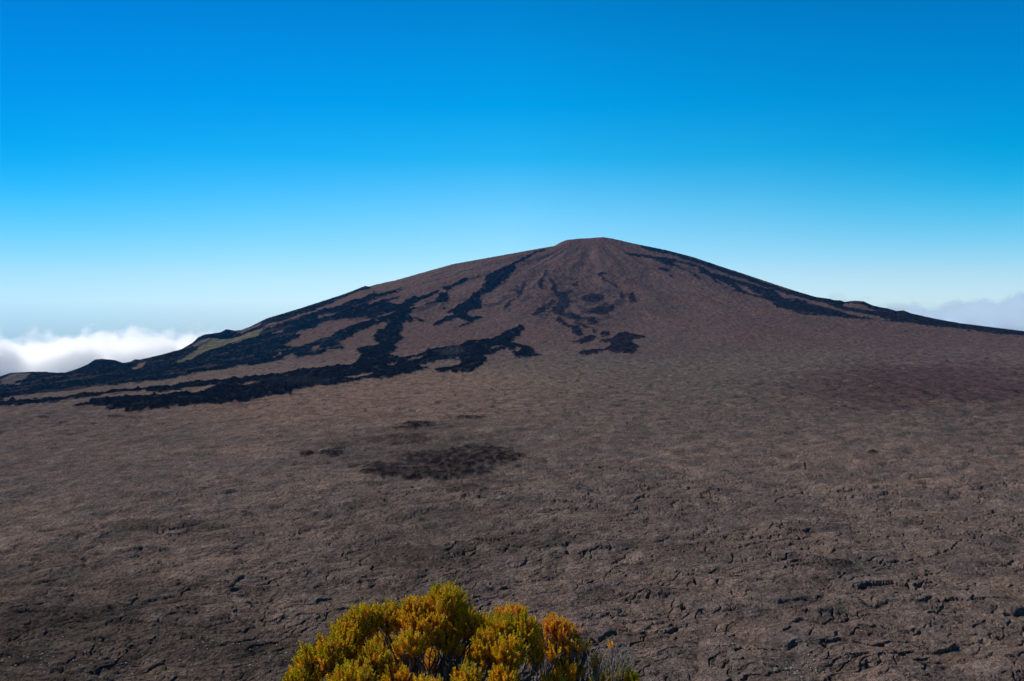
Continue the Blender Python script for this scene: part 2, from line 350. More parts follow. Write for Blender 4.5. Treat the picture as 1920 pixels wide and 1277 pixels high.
# cooling cracks over the slabs
crp = (1 - smooth(0.012, 0.035, e1)) * smooth(-0.1, 0.2, perlin(Xn / 33, Yn / 33, 119))
c1 = np.abs(fbm(Xw / 40 + 5, Yw / 30, 3, 110, 0.45)); c2 = np.abs(fbm(Xw / 19 - 3, Yw / 16, 3, 115, 0.5))
on1 = smooth(0.0, 0.25, perlin(Xn / 26, Yn / 26, 118)); on2 = smooth(0.1, 0.3, perlin(Xn / 15, Yn / 15, 121))
wd = 0.0045 * (1 + Rn / 900)
crk = np.maximum(on1 * (1 - smooth(wd, wd * 2.4, c1)), on2 * (1 - smooth(wd * 1.6, wd * 4, c2)) * 0.8)
crk = np.maximum(crk, crp)
crk *= (0.4 + 0.6 * rightness) * (1 - smooth(650, 1000, Rn))
Z[near] -= 1.8 * crk
vn = slice(0, int(np.searchsorted(rs, 1100)))
Z[vn] += fbm(X[vn] / 3.4, Y[vn] / 2.8, 2, 130, 0.6) * 0.22 * (1 - smooth(500, 800, R[vn]))

# ------------------------------------------------------------------ make the skyline run where it should
tgt = np.interp(az, phi_sky, slope_sky)
edge = smooth(math.radians(-31.5), math.radians(-30.2), az) * (1 - smooth(math.radians(30.2), math.radians(31.5), az))
for k in range(18):
    sl = Z[far] / R[far]
    im = np.argmax(sl, axis=0)
    m = sl[im, np.arange(NC)]
    rc = rs[far][im]
    kk = np.hanning(41); kk /= kk.sum()
    rcs = np.convolve(np.pad(rc, 20, mode='edge'), kk, mode='valid') if k < 4 else rc
    sig = 420.0 if k < 2 else (160.0 if k < 8 else 70.0)
    dzc = (tgt - m) * rcs * edge
    if k < 2:
        k2 = np.hanning(61); k2 /= k2.sum(); dzc = np.convolve(np.pad(dzc, 30, mode='edge'), k2, mode='valid')
    Z[far] += (dzc[None, :] * np.exp(-((R[far] - rcs[None, :]) / sig) ** 2)).astype(np.float32)
sl = (Z[far] / R[far]).max(0); print('skyline residual px', np.abs((tgt - sl) * edge * F).max(), np.abs((tgt - sl) * edge * F).mean())
# a little boulder roughness left on the crest
Z[far] += fbm(Xf / 16, Yf / 60, 2, 140, 0.7) * 1.6 * smooth(3000, 3800, R[far])

# ------------------------------------------------------------------ rock colours, partly with haze and sheen put in
PX, PY = project(X, Y, Z)
def ell(cx, cy, rx, ry, soft=0.45, n=0.35):
    d = np.hypot((PX - cx) / rx, (PY - cy) / ry) + n * NZ1 * 1.4 + 0.25 * NZ2
    return 1 - smooth(1 - soft, 1 + soft, d)
NZ1 = fbm(X / 90, Y / 90, 3, 150, 0.6); NZ2 = fbm(X / 16, Y / 16, 2, 155, 0.6)
NZ3 = fbm(X / 420, Y / 420, 3, 160, 0.55); NZ4 = fbm(X / 38, Y / 60, 3, 165, 0.65)
C = np.empty((NR, NC, 3), np.float32)
def mix(c, w):
    global C
    C += (np.array(c, np.float32) - C) * w[..., None]
C[:] = (0.090, 0.0735, 0.067)
mix((0.106, 0.082, 0.073), smooth(-0.15, 0.35, NZ3))
mix((0.076, 0.067, 0.065), smooth(-0.1, 0.3, NZ4) * 0.8)
mix((0.122, 0.094, 0.080), smooth(0.05, 0.45, NZ1) * 0.55)
mt = smooth(-0.0, 1.0, (1 - smooth(2150, 2700, S + 260 * NZ1)))
mix((0.098, 0.066, 0.056), mt * 0.75)
mix((0.140, 0.098, 0.060), mt * smooth(0.1, 0.5, NZ4) * 0.55 * (1 - smooth(900, 2000, S)))
mix((0.066, 0.050, 0.054), mt * smooth(0.0, 0.4, fbm(X / 30, Y / 45, 3, 170, 0.7)) * 0.6)
# tan weathered plain, grey apron, purple-brown plateau on the right
mix((0.150, 0.108, 0.085), ell(620, 750, 330, 50, 0.8) * 0.75)
mix((0.155, 0.112, 0.086), ell(930, 715, 200, 22, 0.7) * 0.6)
mix((0.092, 0.082, 0.070), ell(1250, 690, 260, 55, 0.8) * 0.6)
mix((0.054, 0.037, 0.036), ell(1740, 722, 240, 42, 0.5) * 0.85)
mix((0.062, 0.045, 0.045), ell(1240, 664, 120, 12, 0.6) * 0.3)
mix((0.050, 0.042, 0.038), smooth(0.15, 0.8, ell(800, 845, 200, 62, 0.8, 0.8) + 0.5 * NZ2) * ell(800, 845, 230, 75, 0.8, 0.5) * 0.55)
# small dark and pale specks peppered over the middle plain and the lower slopes
SPK = fbm(X / 17, Y / 40, 3, 220, 0.6)
mix((0.030, 0.026, 0.026), smooth(0.27, 0.40, SPK + 0.12 * NZ3) * smooth(900, 1300, R) * (1 - smooth(3600, 4200, R)) * 0.6)
mix((0.150, 0.120, 0.100), smooth(0.25, 0.45, -SPK) * smooth(900, 1300, R) * (1 - smooth(3600, 4200, R)) * 0.35)
mix((0.030, 0.025, 0.024), smooth(0.05, 0.35, SPK + 0.5 * NZ4 - 0.1) * ell(1740, 722, 240, 40, 0.7) * 0.95)
# older dark patches with little lichen on the plain
mix((0.0115, 0.0095, 0.0088), PATCH * (0.62 + 0.38 * smooth(-0.1, 0.1, fbm(X / 9, Y / 14, 2, 157))))
for e in [(1038, 525, 40, 20), (1060, 570, 48, 34), (1117, 557, 45, 15), (1130, 582, 34, 16), (1107, 600, 34, 13), (1014, 582, 30, 20), (1165, 563, 24, 14), (1290, 500, 70, 10)]:
    mix((0.034, 0.026, 0.028), ell(*e, 0.6, 0.7) * smooth(-0.12, 0.18, fbm(X / 34, Y / 60, 4, 199, 0.7)) * 0.85)
mix((0.090, 0.050, 0.040), ell(1105, 452, 60, 14, 0.5) * 0.5)
mix((0.066, 0.044, 0.040), ell(1115, 490, 150, 45, 0.8, 0.8) * smooth(-0.15, 0.2, NZ4 + 0.4 * NZ2) * 0.6)
thw = thet + 0.05 * fbm(X / 120, Y / 120, 3, 190)
stk = fbm(thw * 26, S / 420, 3, 191, 0.6); stk2 = fbm(thw * 55 + 3, S / 260, 2, 194, 0.6)
sel_ = mt * smooth(60, 300, S) * (1 - smooth(1300, 2100, S))
leftw = 0.35 + 0.65 * smooth(-0.2, 0.5, -ct)
mix((0.030, 0.027, 0.031), sel_ * smooth(0.18, 0.32, stk + 0.22 * NZ2) * 0.8 * leftw)
mix((0.040, 0.031, 0.033), sel_ * smooth(0.26, 0.40, stk2 + 0.2 * NZ2) * 0.6 * leftw)
mix((0.125, 0.080, 0.060), sel_ * smooth(0.18, 0.4, -stk) * 0.18)
mix((0.115, 0.060, 0.045), mt * smooth(0.15, 0.5, fbm(X / 200, Y / 260, 3, 197)) * 0.35)
mix((0.040, 0.034, 0.028), ell(60, 1210, 430, 130, 0.8, 0.7) * 0.72)
for e in [(110, 1155, 110, 17), (430, 1222, 150, 15), (100, 1232, 150, 24), (250, 1100, 120, 12), (790, 1045, 110, 22), (1000, 1012, 90, 12), (330, 985, 120, 10), (1560, 1055, 40, 12), (1260, 1108, 60, 10)]:
    mix((0.034, 0.029, 0.026), smooth(0.2, 0.7, ell(*e, 0.6, 0.6) + 0.4 * NZ2) * smooth(0.0, 0.2, ell(*e, 0.6, 0.6)) * 0.55)
mix((0.050, 0.042, 0.034), ell(820, 1010, 170, 60, 0.8) * 0.35)
# dry grass and moss caught in the hollows between lobes
hol = np.zeros((NR, NC), np.float32)
hol[near] = (1 - smooth(0.02, 0.16, bil)) * 0.6 + (1 - smooth(0.01, 0.10, bil2)) * 0.4
mix((0.100, 0.068, 0.036), hol * 0.45 * smooth(-0.3, 0.3, NZ1))
# young lava; the left field's blue is distance haze put into its colour
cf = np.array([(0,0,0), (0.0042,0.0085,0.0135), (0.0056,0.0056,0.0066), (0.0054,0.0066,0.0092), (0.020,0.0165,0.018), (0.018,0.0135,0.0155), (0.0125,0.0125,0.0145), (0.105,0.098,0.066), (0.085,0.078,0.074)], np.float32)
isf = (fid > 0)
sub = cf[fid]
v = 1 + 0.9 * fbm(X / 34, Y / 50, 4, 180, 0.7)
sub = sub * np.clip(v, 0.3, 2.5)[..., None]
clk = smooth(0.18, 0.4, fbm(X / 26, Y / 34, 3, 182, 0.65)) * (fid <= 3)
sub = sub + (np.array((0.034, 0.032, 0.034), np.float32) - sub) * (clk * 0.7)[..., None]  # grey sheen painted in patches on the dark flows
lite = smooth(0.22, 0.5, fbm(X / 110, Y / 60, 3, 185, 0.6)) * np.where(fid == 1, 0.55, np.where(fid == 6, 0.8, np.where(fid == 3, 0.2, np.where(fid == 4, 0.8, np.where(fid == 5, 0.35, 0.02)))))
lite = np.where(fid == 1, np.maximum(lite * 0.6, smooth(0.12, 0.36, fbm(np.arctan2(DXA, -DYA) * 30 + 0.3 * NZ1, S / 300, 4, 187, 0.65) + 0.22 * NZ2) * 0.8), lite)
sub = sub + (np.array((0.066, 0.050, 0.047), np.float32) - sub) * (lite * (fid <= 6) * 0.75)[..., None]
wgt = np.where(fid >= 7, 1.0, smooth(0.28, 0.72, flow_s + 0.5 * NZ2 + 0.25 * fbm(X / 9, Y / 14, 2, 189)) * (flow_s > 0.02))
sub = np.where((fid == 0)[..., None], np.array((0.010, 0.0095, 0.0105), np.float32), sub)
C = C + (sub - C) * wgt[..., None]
mix((0.050, 0.052, 0.054), ell(850, 657, 18, 7, 0.9, 0.8) * 0.6 * isf)
mix((0.022, 0.025, 0.030), ell(560, 712, 60, 6, 0.9, 0.9) * 0.45 * isf)
C *= (1 + 0.22 * NZ2)[..., None]
pl = np.zeros((NR, NC), np.float32); pl[near] = (h1 - 0.5) * 0.30 * f2 + (h2 - 0.5) * 0.18 * (1 - smooth(700, 1100, Rn))
C *= (1 + pl)[..., None]
C[~isf] *= np.array((1.25, 1.165, 1.11), np.float32)
C *= (1 - 0.10 * mt * (~isf))[..., None]
C *= (1 + 0.20 * (1 - smooth(700, 1500, R)))[..., None]
C = np.clip(C, 0.002, 0.4)

# ------------------------------------------------------------------ materials
def new_mat(name):
    m = bpy.data.materials.new(name); m.use_nodes = True
    nt = m.node_tree; nt.nodes.clear()
    return m, nt, nt.nodes.new, nt.links.new

def rock_material(name, fine=1.0):
    m, nt, N, L = new_mat(name)
    out = N('ShaderNodeOutputMaterial'); b = N('ShaderNodeBsdfPrincipled')
    b.inputs['Roughness'].default_value = 0.93
    b.inputs['Specular IOR Level'].default_value = 0.0
    at = N('ShaderNodeAttribute'); at.attribute_name = 'rock'
    geo = N('ShaderNodeNewGeometry')
    n1 = N('ShaderNodeTexNoise'); n1.inputs['Scale'].default_value = 0.55; n1.inputs['Detail'].default_value = 5; n1.inputs['Roughness'].default_value = 0.7
    n2 = N('ShaderNodeTexNoise'); n2.inputs['Scale'].default_value = 0.075; n2.inputs['Detail'].default_value = 6; n2.inputs['Roughness'].default_value = 0.75
    for n in (n1, n2): L(geo.outputs['Position'], n.inputs['Vector'])
    r1 = N('ShaderNodeMapRange'); r1.inputs[1].default_value = 0.3; r1.inputs[2].default_value = 0.7; r1.inputs[3].default_value = 0.38; r1.inputs[4].default_value = 1.62
    r2 = N('ShaderNodeMapRange'); r2.inputs[1].default_value = 0.3; r2.inputs[2].default_value = 0.7; r2.inputs[3].default_value = 0.6; r2.inputs[4].default_value = 1.4
    L(n1.outputs['Fac'], r1.inputs[0]); L(n2.outputs['Fac'], r2.inputs[0])
    mm = N('ShaderNodeMath'); mm.operation = 'MULTIPLY'; L(r1.outputs[0], mm.inputs[0]); L(r2.outputs[0], mm.inputs[1])
    vm = N('ShaderNodeVectorMath'); vm.operation = 'SCALE'; L(at.outputs['Color'], vm.inputs[0]); L(mm.outputs[0], vm.inputs['Scale'])
    L(vm.outputs[0], b.inputs['Base Color'])
    bp = N('ShaderNodeBump'); bp.inputs['Strength'].default_value = 0.8 * fine; bp.inputs['Distance'].default_value = 1.2
    L(n1.outputs['Fac'], bp.inputs['Height'])
    bp2 = N('ShaderNodeBump'); bp2.inputs['Strength'].default_value = 1.0 * fine; bp2.inputs['Distance'].default_value = 7.0
    L(n2.outputs['Fac'], bp2.inputs['Height']); L(bp.outputs[0], bp2.inputs['Normal'])
    L(bp2.outputs[0], b.inputs['Normal'])
    L(b.outputs[0], out.inputs[0])
    return m
MAT_ROCK = rock_material('weathered_basalt')

def mesh_from_arrays(name, co, quads, mat, cols=None, smoothed=True):
    me = bpy.data.meshes.new(name)
    nv, nf = len(co), len(quads); k = quads.shape[1]
    me.vertices.add(nv); me.vertices.foreach_set('co', np.ascontiguousarray(co, np.float32).ravel())
    me.loops.add(nf * k); me.loops.foreach_set('vertex_index', np.ascontiguousarray(quads, np.int32).ravel())
    me.polygons.add(nf); me.polygons.foreach_set('loop_start', np.arange(0, nf * k, k, dtype=np.int32))
    me.polygons.foreach_set('use_smooth', np.full(nf, smoothed))
    if cols is not None:
        a = me.attributes.new('rock', 'FLOAT_COLOR', 'POINT')
        c4 = np.ones((nv, 4), np.float32); c4[:, :3] = cols
        a.data.foreach_set('color', c4.ravel())
    me.update(calc_edges=True)
    me.materials.append(mat)
    o = bpy.data.objects.new(name, me); COL.objects.link(o)
    return o

CO = np.stack([X, Y, Z], -1).reshape(-1, 3)
CC = C.reshape(-1, 3)
idx = np.arange(NR * NC, dtype=np.int32).reshape(NR, NC)
q = np.stack([idx[:-1, :-1], idx[:-1, 1:], idx[1:, 1:], idx[1:, :-1]], -1)
mount = (S + 230 * NZ1 < 2350) | (R > 4300)
cat = np.where(mount, 1, 0)[:-1, :-1].astype(np.int8)
for i, (c, m) in enumerate(CONES):
    cat[m[:-1, :-1] & ~((fid == 2) | (fid == 3))[:-1, :-1]] = 10 + i
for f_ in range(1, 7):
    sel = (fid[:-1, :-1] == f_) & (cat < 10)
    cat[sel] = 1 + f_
def submesh(name, sel, label=None):
    qs = q[sel]
    if len(qs) == 0: return None
    u, inv = np.unique(qs.ravel(), return_inverse=True)
    o = mesh_from_arrays(name, CO[u], inv.reshape(-1, 4), MAT_ROCK, CC[u])
    o['kind'] = 'structure'
    if label: o['label'] = label
    return o
submesh('ground', cat == 0, 'brown grey plain of old ropy lava below the volcano')
submesh('mountain', cat == 1, 'broad brown volcano dome rising behind the lava plain')
flabels = ['dark lava field, tinted haze blue, covering the low left flank', 'black lava tongue running along the foot of the left flank',
           'black diagonal lava stream below the left shoulder', 'thin dark lava streaks high on the brown cone',
           'dark purple brown lava fan at the foot of the cone', 'dark lava streams along the right flank skyline']
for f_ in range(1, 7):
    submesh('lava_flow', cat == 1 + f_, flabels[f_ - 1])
clabels = ['tan and green cinder cone on the left ridge', 'grey slope cinder cone behind the tan one', 'small dark knob cone on the left skyline',
           'low grey crater cone at the far left end', 'brown crater rim on the right skyline', 'tiny brown bump on the right skyline']
for i in range(len(CONES)):
    submesh('cinder_cone', cat == 10 + i, clabels[i])

# ------------------------------------------------------------------ the rim the camera stands on, falling as a cliff to the plain
gx = np.unique(np.concatenate([np.linspace(-260, -8, 120), np.linspace(-8, 8, 130), np.linspace(8, 260, 120)]))
gy = np.unique(np.concatenate([np.linspace(-60, -4, 30), np.linspace(-4, 8, 110), np.linspace(8, 250, 150)]))
XX, YY = np.meshgrid(gx, gy)
ys = np.array([-60, -4, 0, 2.4, 3.4, 4.2, 6, 12, 40, 90, 150, 200, 250.])
zs = np.array([-3.5, -1.7, -1.66, -1.80, -2.05, -2.7, -6.0, -17, -62, -112, -146, -160, -168.])
ZZ = np.interp(YY + 0.25 * fbm(XX / 1.7, YY / 1.7, 3, 200), ys, zs)
ZZ += smooth(5, 20, YY) * (fbm(XX / 14, YY / 20, 4, 205, 0.6) * 5 - 3) + 0.05 * fbm(XX / 0.5, YY / 0.5, 3, 207) * (1 - smooth(8, 20, YY))
cc = np.empty(XX.shape + (3,), np.float32); cc[:] = (0.080, 0.066, 0.052)
cc *= (1 + 0.4 * fbm(XX / 1.3, YY / 1.3, 3, 209))[..., None]
ii = np.arange(XX.size, dtype=np.int32).reshape(XX.shape)
qq = np.stack([ii[:-1, :-1], ii[:-1, 1:], ii[1:, 1:], ii[1:, :-1]], -1).reshape(-1, 4)
o = mesh_from_arrays('cliff', np.stack([XX, YY, ZZ], -1).reshape(-1, 3), qq, MAT_ROCK, cc.reshape(-1, 3)); o['kind'] = 'structure'
o['label'] = 'rocky crater rim where the shrubs grow'
def rim_z(x, y):
    i = int(np.clip(np.searchsorted(gx, x), 1, len(gx) - 1)); j = int(np.clip(np.searchsorted(gy, y), 1, len(gy) - 1))
    return float(ZZ[j, i])

# ------------------------------------------------------------------ pale lichened stones on the near plain (uncountable rubble)
def ground_z(x, y):
    r = np.hypot(x, y); a = np.arctan2(x, y)
    i = np.clip(np.searchsorted(rs, r), 0, NR - 1); j = np.clip(np.searchsorted(az, a), 0, NC - 1)
    return Z[i, j]
def scatter_px(spots, nper):
    out = []
    for (cx, cy, sx, sy, n) in spots:
        p = rng.normal(size=(n, 2)) * (sx, sy) + (cx, cy)
        out.append(p)
    return np.concatenate(out)
spots = [(80, 1235, 60, 20, 70), (250, 1245, 90, 22, 60), (390, 1205, 40, 8, 26), (520, 1230, 60, 20, 22), (360, 1110, 60, 20, 10), (930, 1142, 22, 5, 26), (1560, 1245, 40, 20, 60), (1480, 1262, 40, 8, 30), (1850, 1200, 20, 8, 22),
         (1230, 1100, 90, 30, 14), (1600, 1180, 180, 60, 34), (1200, 1080, 12, 6, 8), (1420, 1140, 60, 10, 14), (1330, 1230, 80, 30, 18), (100, 1100, 100, 30, 16), (700, 1080, 200, 60, 12)]
pp = scatter_px(spots, 0)
pp = pp[(pp[:, 1] > 1000)]
oct_v = np.array([(1,0,0),(-1,0,0),(0,1,0),(0,-1,0),(0,0,1),(0,0,-1)], float)
oct_f = np.array([(0,2,4),(2,1,4),(1,3,4),(3,0,4),(2,0,5),(1,2,5),(3,1,5),(0,3,5)])
vs, fs = [], []
for k, (a_, b_) in enumerate(pp):
    rx, ry, rz = ray(a_, b_); n = math.hypot(rx, ry)
    # march along the ray to the ground
    tt = np.linspace(230, 900, 700); zz = rz / n * tt; gz = ground_z(rx / n * tt, ry / n * tt)
    hit = np.argmax(zz < gz)
    if hit == 0: continue
    d = tt[hit]; x, y, z = rx / n * d, ry / n * d, gz[hit]
    sc = rng.uniform(0.18, 0.52) * rng.uniform(0.5, 1.3)
    vv = oct_v * rng.uniform(0.6, 1.3, (6, 1)) * sc * (1.2, 1.0, 0.55)
    ang = rng.uniform(0, 6.28); c_, s_ = math.cos(ang), math.sin(ang)
    vv = np.column_stack([vv[:, 0] * c_ - vv[:, 1] * s_, vv[:, 0] * s_ + vv[:, 1] * c_, vv[:, 2]]) + (x, y, z + 0.2)
    fs.append(oct_f + 6 * len(vs)); vs.append(vv)
m, nt, N, L = new_mat('pale_lichen_stone')
out = N('ShaderNodeOutputMaterial'); b = N('ShaderNodeBsdfPrincipled'); b.inputs['Roughness'].default_value = 0.9
nz = N('ShaderNodeTexNoise'); nz.inputs['Scale'].default_value = 1.5
rp = N('ShaderNodeValToRGB'); rp.color_ramp.elements[0].color = (0.10, 0.10, 0.09, 1); rp.color_ramp.elements[1].color = (0.42, 0.42, 0.40, 1)
rp.color_ramp.elements[0].position = 0.35; rp.color_ramp.elements[1].position = 0.65
g_ = N('ShaderNodeNewGeometry'); L(g_.outputs['Position'], nz.inputs['Vector']); L(nz.outputs['Fac'], rp.inputs[0]); L(rp.outputs[0], b.inputs['Base Color']); L(b.outputs[0], out.inputs[0])
o = mesh_from_arrays('rubble', np.concatenate(vs), np.concatenate(fs), m, None, False); o['kind'] = 'stuff'
o['label'] = 'pale lichen stones scattered over the near lava plain'; o['category'] = 'rubble'

# ------------------------------------------------------------------ shrubs on the rim
def leaf_material(name):
    m, nt, N, L = new_mat(name)
    out = N('ShaderNodeOutputMaterial'); at = N('ShaderNodeAttribute'); at.attribute_name = 'rock'
    b = N('ShaderNodeBsdfPrincipled'); b.inputs['Roughness'].default_value = 0.5; b.inputs['Specular IOR Level'].default_value = 0.35
    tr = N('ShaderNodeBsdfTranslucent'); mx = N('ShaderNodeMixShader'); mx.inputs[0].default_value = 0.45
    L(at.outputs['Color'], b.inputs['Base Color'])
    L(at.outputs['Color'], tr.inputs['Color'])
    L(b.outputs[0], mx.inputs[1]); L(tr.outputs[0], mx.inputs[2]); L(mx.outputs[0], out.inputs[0])
    return m
LEAF = leaf_material('shrub_leaf')
def bark_material(name, c0, c1):
    m, nt, N, L = new_mat(name)
    out = N('ShaderNodeOutputMaterial'); b = N('ShaderNodeBsdfPrincipled'); b.inputs['Roughness'].default_value = 0.9
    nz = N('ShaderNodeTexNoise'); nz.inputs['Scale'].default_value = 60; nz.inputs['Detail'].default_value = 4
    rp = N('ShaderNodeValToRGB'); rp.color_ramp.elements[0].color = (*c0, 1); rp.color_ramp.elements[1].color = (*c1, 1)
    rp.color_ramp.elements[0].position = 0.35; rp.color_ramp.elements[1].position = 0.65
    L(nz.outputs['Fac'], rp.inputs[0]); L(rp.outputs[0], b.inputs['Base Color']); L(b.outputs[0], out.inputs[0])
    return m
BARK = bark_material('grey_brown_bark', (0.05, 0.04, 0.035), (0.17, 0.145, 0.125))
DEAD = bark_material('bleached_twig', (0.15, 0.12, 0.10), (0.38, 0.31, 0.265))

def norm(v): return v / np.maximum(np.linalg.norm(v, axis=-1, keepdims=True), 1e-9)

class Tubes:
    def __init__(self): self.v = []; self.f = []; self.n = 0
    def add(self, p, r, k=5):
        p = np.asarray(p, float); r = np.broadcast_to(r, (len(p),))
        t = norm(np.gradient(p, axis=0)); a = norm(np.cross(t, np.tile((0.31, 0.87, 0.12), (len(p), 1)))); b = np.cross(t, a)
        th = np.linspace(0, 2 * np.pi, k, endpoint=False)
        ring = p[:, None, :] + r[:, None, None] * (np.cos(th)[None, :, None] * a[:, None, :] + np.sin(th)[None, :, None] * b[:, None, :])
        i = np.arange(len(p) * k).reshape(len(p), k) + self.n
        f = np.stack([i[:-1], np.roll(i, -1, 1)[:-1], np.roll(i, -1, 1)[1:], i[1:]], -1).reshape(-1, 4)
        self.v.append(ring.reshape(-1, 3)); self.f.append(f); self.n += len(p) * k
    def build(self, name, mat, parent):
        o = mesh_from_arrays(name, np.concatenate(self.v) - np.array(parent.location), np.concatenate(self.f), mat)
        o.parent = parent; return o

GREEN = np.array((0.24, 0.28, 0.006)); YEL = np.array((0.74, 0.47, 0.008)); ORA = np.array((0.86, 0.37, 0.015)); RUST = np.array((0.60, 0.20, 0.035)); OLIVE = np.array((0.10, 0.105, 0.012))

def sprigs(base, dirs, length, orange, nleaf, leaf_l, leaf_w):
    """upright shoots set with small narrow leaves: green tips, yellow then orange older leaves below"""
    n = len(base)
    k = np.arange(nleaf)
    tpos = (k + 0.6) / nleaf
    d = norm(dirs)
    a = norm(np.cross(d, np.tile((0.2, 0.5, 0.83), (n, 1)) + rng.normal(size=(n, 3)) * 0.2)); b = np.cross(d, a)
    ph = k * 2.39996 + rng.uniform(0, 6.28, (n, 1))
    rad = np.cos(ph)[..., None] * a[:, None] + np.sin(ph)[..., None] * b[:, None]
    spread = (0.95 - 0.55 * tpos)[None, :, None] + rng.normal(size=(n, nleaf, 1)) * 0.15
    ld = norm(d[:, None] * 0.85 + rad * spread + rng.normal(size=(n, nleaf, 3)) * 0.12)
    p0 = base[:, None] + d[:, None] * (tpos * 1.0)[None, :, None] * length[:, None, None]
    side = norm(np.cross(ld, rad + rng.normal(size=(n, nleaf, 3)) * 0.25))
    L_ = leaf_l * rng.uniform(0.75, 1.25, (n, nleaf, 1)) * (1.1 - 0.35 * tpos)[None, :, None]
    W_ = leaf_w * rng.uniform(0.8, 1.2, (n, nleaf, 1))
    up = norm(np.cross(side, ld))
    v0 = p0; v1 = p0 + ld * L_ * 0.45 + side * W_ + up * W_ * 0.35; v2 = p0 + ld * L_; v3 = p0 + ld * L_ * 0.45 - side * W_ + up * W_ * 0.35
    V = np.stack([v0, v1, v2, v3], 2).reshape(-1, 3)
    # leaf colour by age and by shoot
    age = np.clip(1 - tpos[None, :] * 0.95 + orange[:, None] * 0.75 + rng.normal(size=(n, nleaf)) * 0.22, 0, 1.6)
    stops = np.array([0, 0.35, 0.75, 1.15, 1.6]); cs = np.stack([GREEN, GREEN * 0.5 + YEL * 0.5, YEL, ORA, RUST])
    c = np.stack([np.interp(age, stops, cs[:, i]) for i in range(3)], -1)
    c *= rng.uniform(0.6, 1.3, (n, nleaf, 1))
    c *= rng.uniform(0.75, 1.2, (n, 1, 1))
    return V, np.repeat(c.reshape(-1, 3), 4, 0)

def branch(tb, p, q_, r0, r1, wob, k=5, n=9):
    t = np.linspace(0, 1, n)[:, None]
    p = np.asarray(p); q_ = np.asarray(q_)
    mid = p + (q_ - p) * np.array((0.35, 0.35, 0.65))
    c = (1 - t) ** 2 * p + 2 * t * (1 - t) * mid + t ** 2 * q_
    nz = np.cumsum(rng.normal(size=(n, 3)), 0) * wob / n; nz -= t * nz[-1]
    tb.add(c + nz, np.linspace(r0, r1, n), k)

def make_shrub(name, label, foot_px, depth, clumps, dens=1.0, bark=BARK, leaf_k=32, bare=0):
    f = at_depth(foot_px, 1340, depth)
    foot = np.array((f[0], f[1], rim_z(f[0], f[1])))
    root = bpy.data.objects.new(name, None); COL.objects.link(root); root.location = foot
    root['label'] = label; root['category'] = 'shrub'; root.empty_display_size = 0.2
    tb = Tubes(); VV, CCs = [], []
    for (cx, cy, rpx, rpy, dd, oran, den) in clumps:
        D = depth + dd
        c = at_depth(cx, cy + 6, D); rx = rpx / F * D * 0.89; rz = rpy / F * D * 0.89; rd = rx * 0.9
        n = int(den * dens * 300 * (rpx * rpy) / 2000.0)
        u = norm(rng.normal(size=(n * 3, 3))); u = u[u[:, 2] > -0.35][:n]; n = len(u)
        rad = rng.uniform(0.62, 1.0, (n, 1)) ** 0.6
        lump = 1 + 0.22 * np.sin(u[:, :1] * 5 + cx) * np.cos(u[:, 1:2] * 6 + cy) + 0.1 * np.sin(u[:, 2:] * 9 + cx)
        base = c + u * (rx, rd, rz) * rad * lump
        ln = rng.uniform(0.026, 0.06, n)
        dirs = np.array((0, 0, 1.0)) + u * (0.55, 0.55, 0.25) + rng.normal(size=(n, 3)) * 0.18
        base = base - norm(dirs) * ln[:, None] * 0.6
        og = oran + 0.28 + rng.normal(size=n) * 0.32 - 0.28 * u[:, 2] + 0.1
        V, cl = sprigs(base, dirs, ln, og, leaf_k, 0.0095, 0.0021)
        VV.append(V); CCs.append(cl)
        # limbs up to the clump and its twigs
        hub = c - np.array((0, 0, rz * 0.75))
        st_ = foot + rng.normal(size=3) * (0.05, 0.05, 0.0)
        st_[2] = foot[2] - 0.03
        branch(tb, st_, hub, 0.010 * min(1, rpx / 26), 0.0045 * min(1, rpx / 26), 0.10)
        for j in rng.choice(n, min(n, int(22 + n * 0.10)), replace=False):
            branch(tb, hub + (c - hub) * rng.uniform(0, 0.4), base[j], 0.0032, 0.0014, 0.03, 4, 6)
        for j in range(int(7)):
            g = hub + rng.normal(size=3) * (rx * 0.5, rd * 0.5, rz * 0.2)
            branch(tb, foot + (hub - foot) * rng.uniform(0.2, 0.6) + rng.normal(size=3) * 0.05, g, 0.005, 0.0022, 0.06, 4, 7)
    tb.build('branches', bark, root)
    V = np.concatenate(VV) - foot; c = np.concatenate(CCs)
    o = mesh_from_arrays('foliage', V, np.arange(len(V)).reshape(-1, 4), LEAF, c, False); o.parent = root
    return root

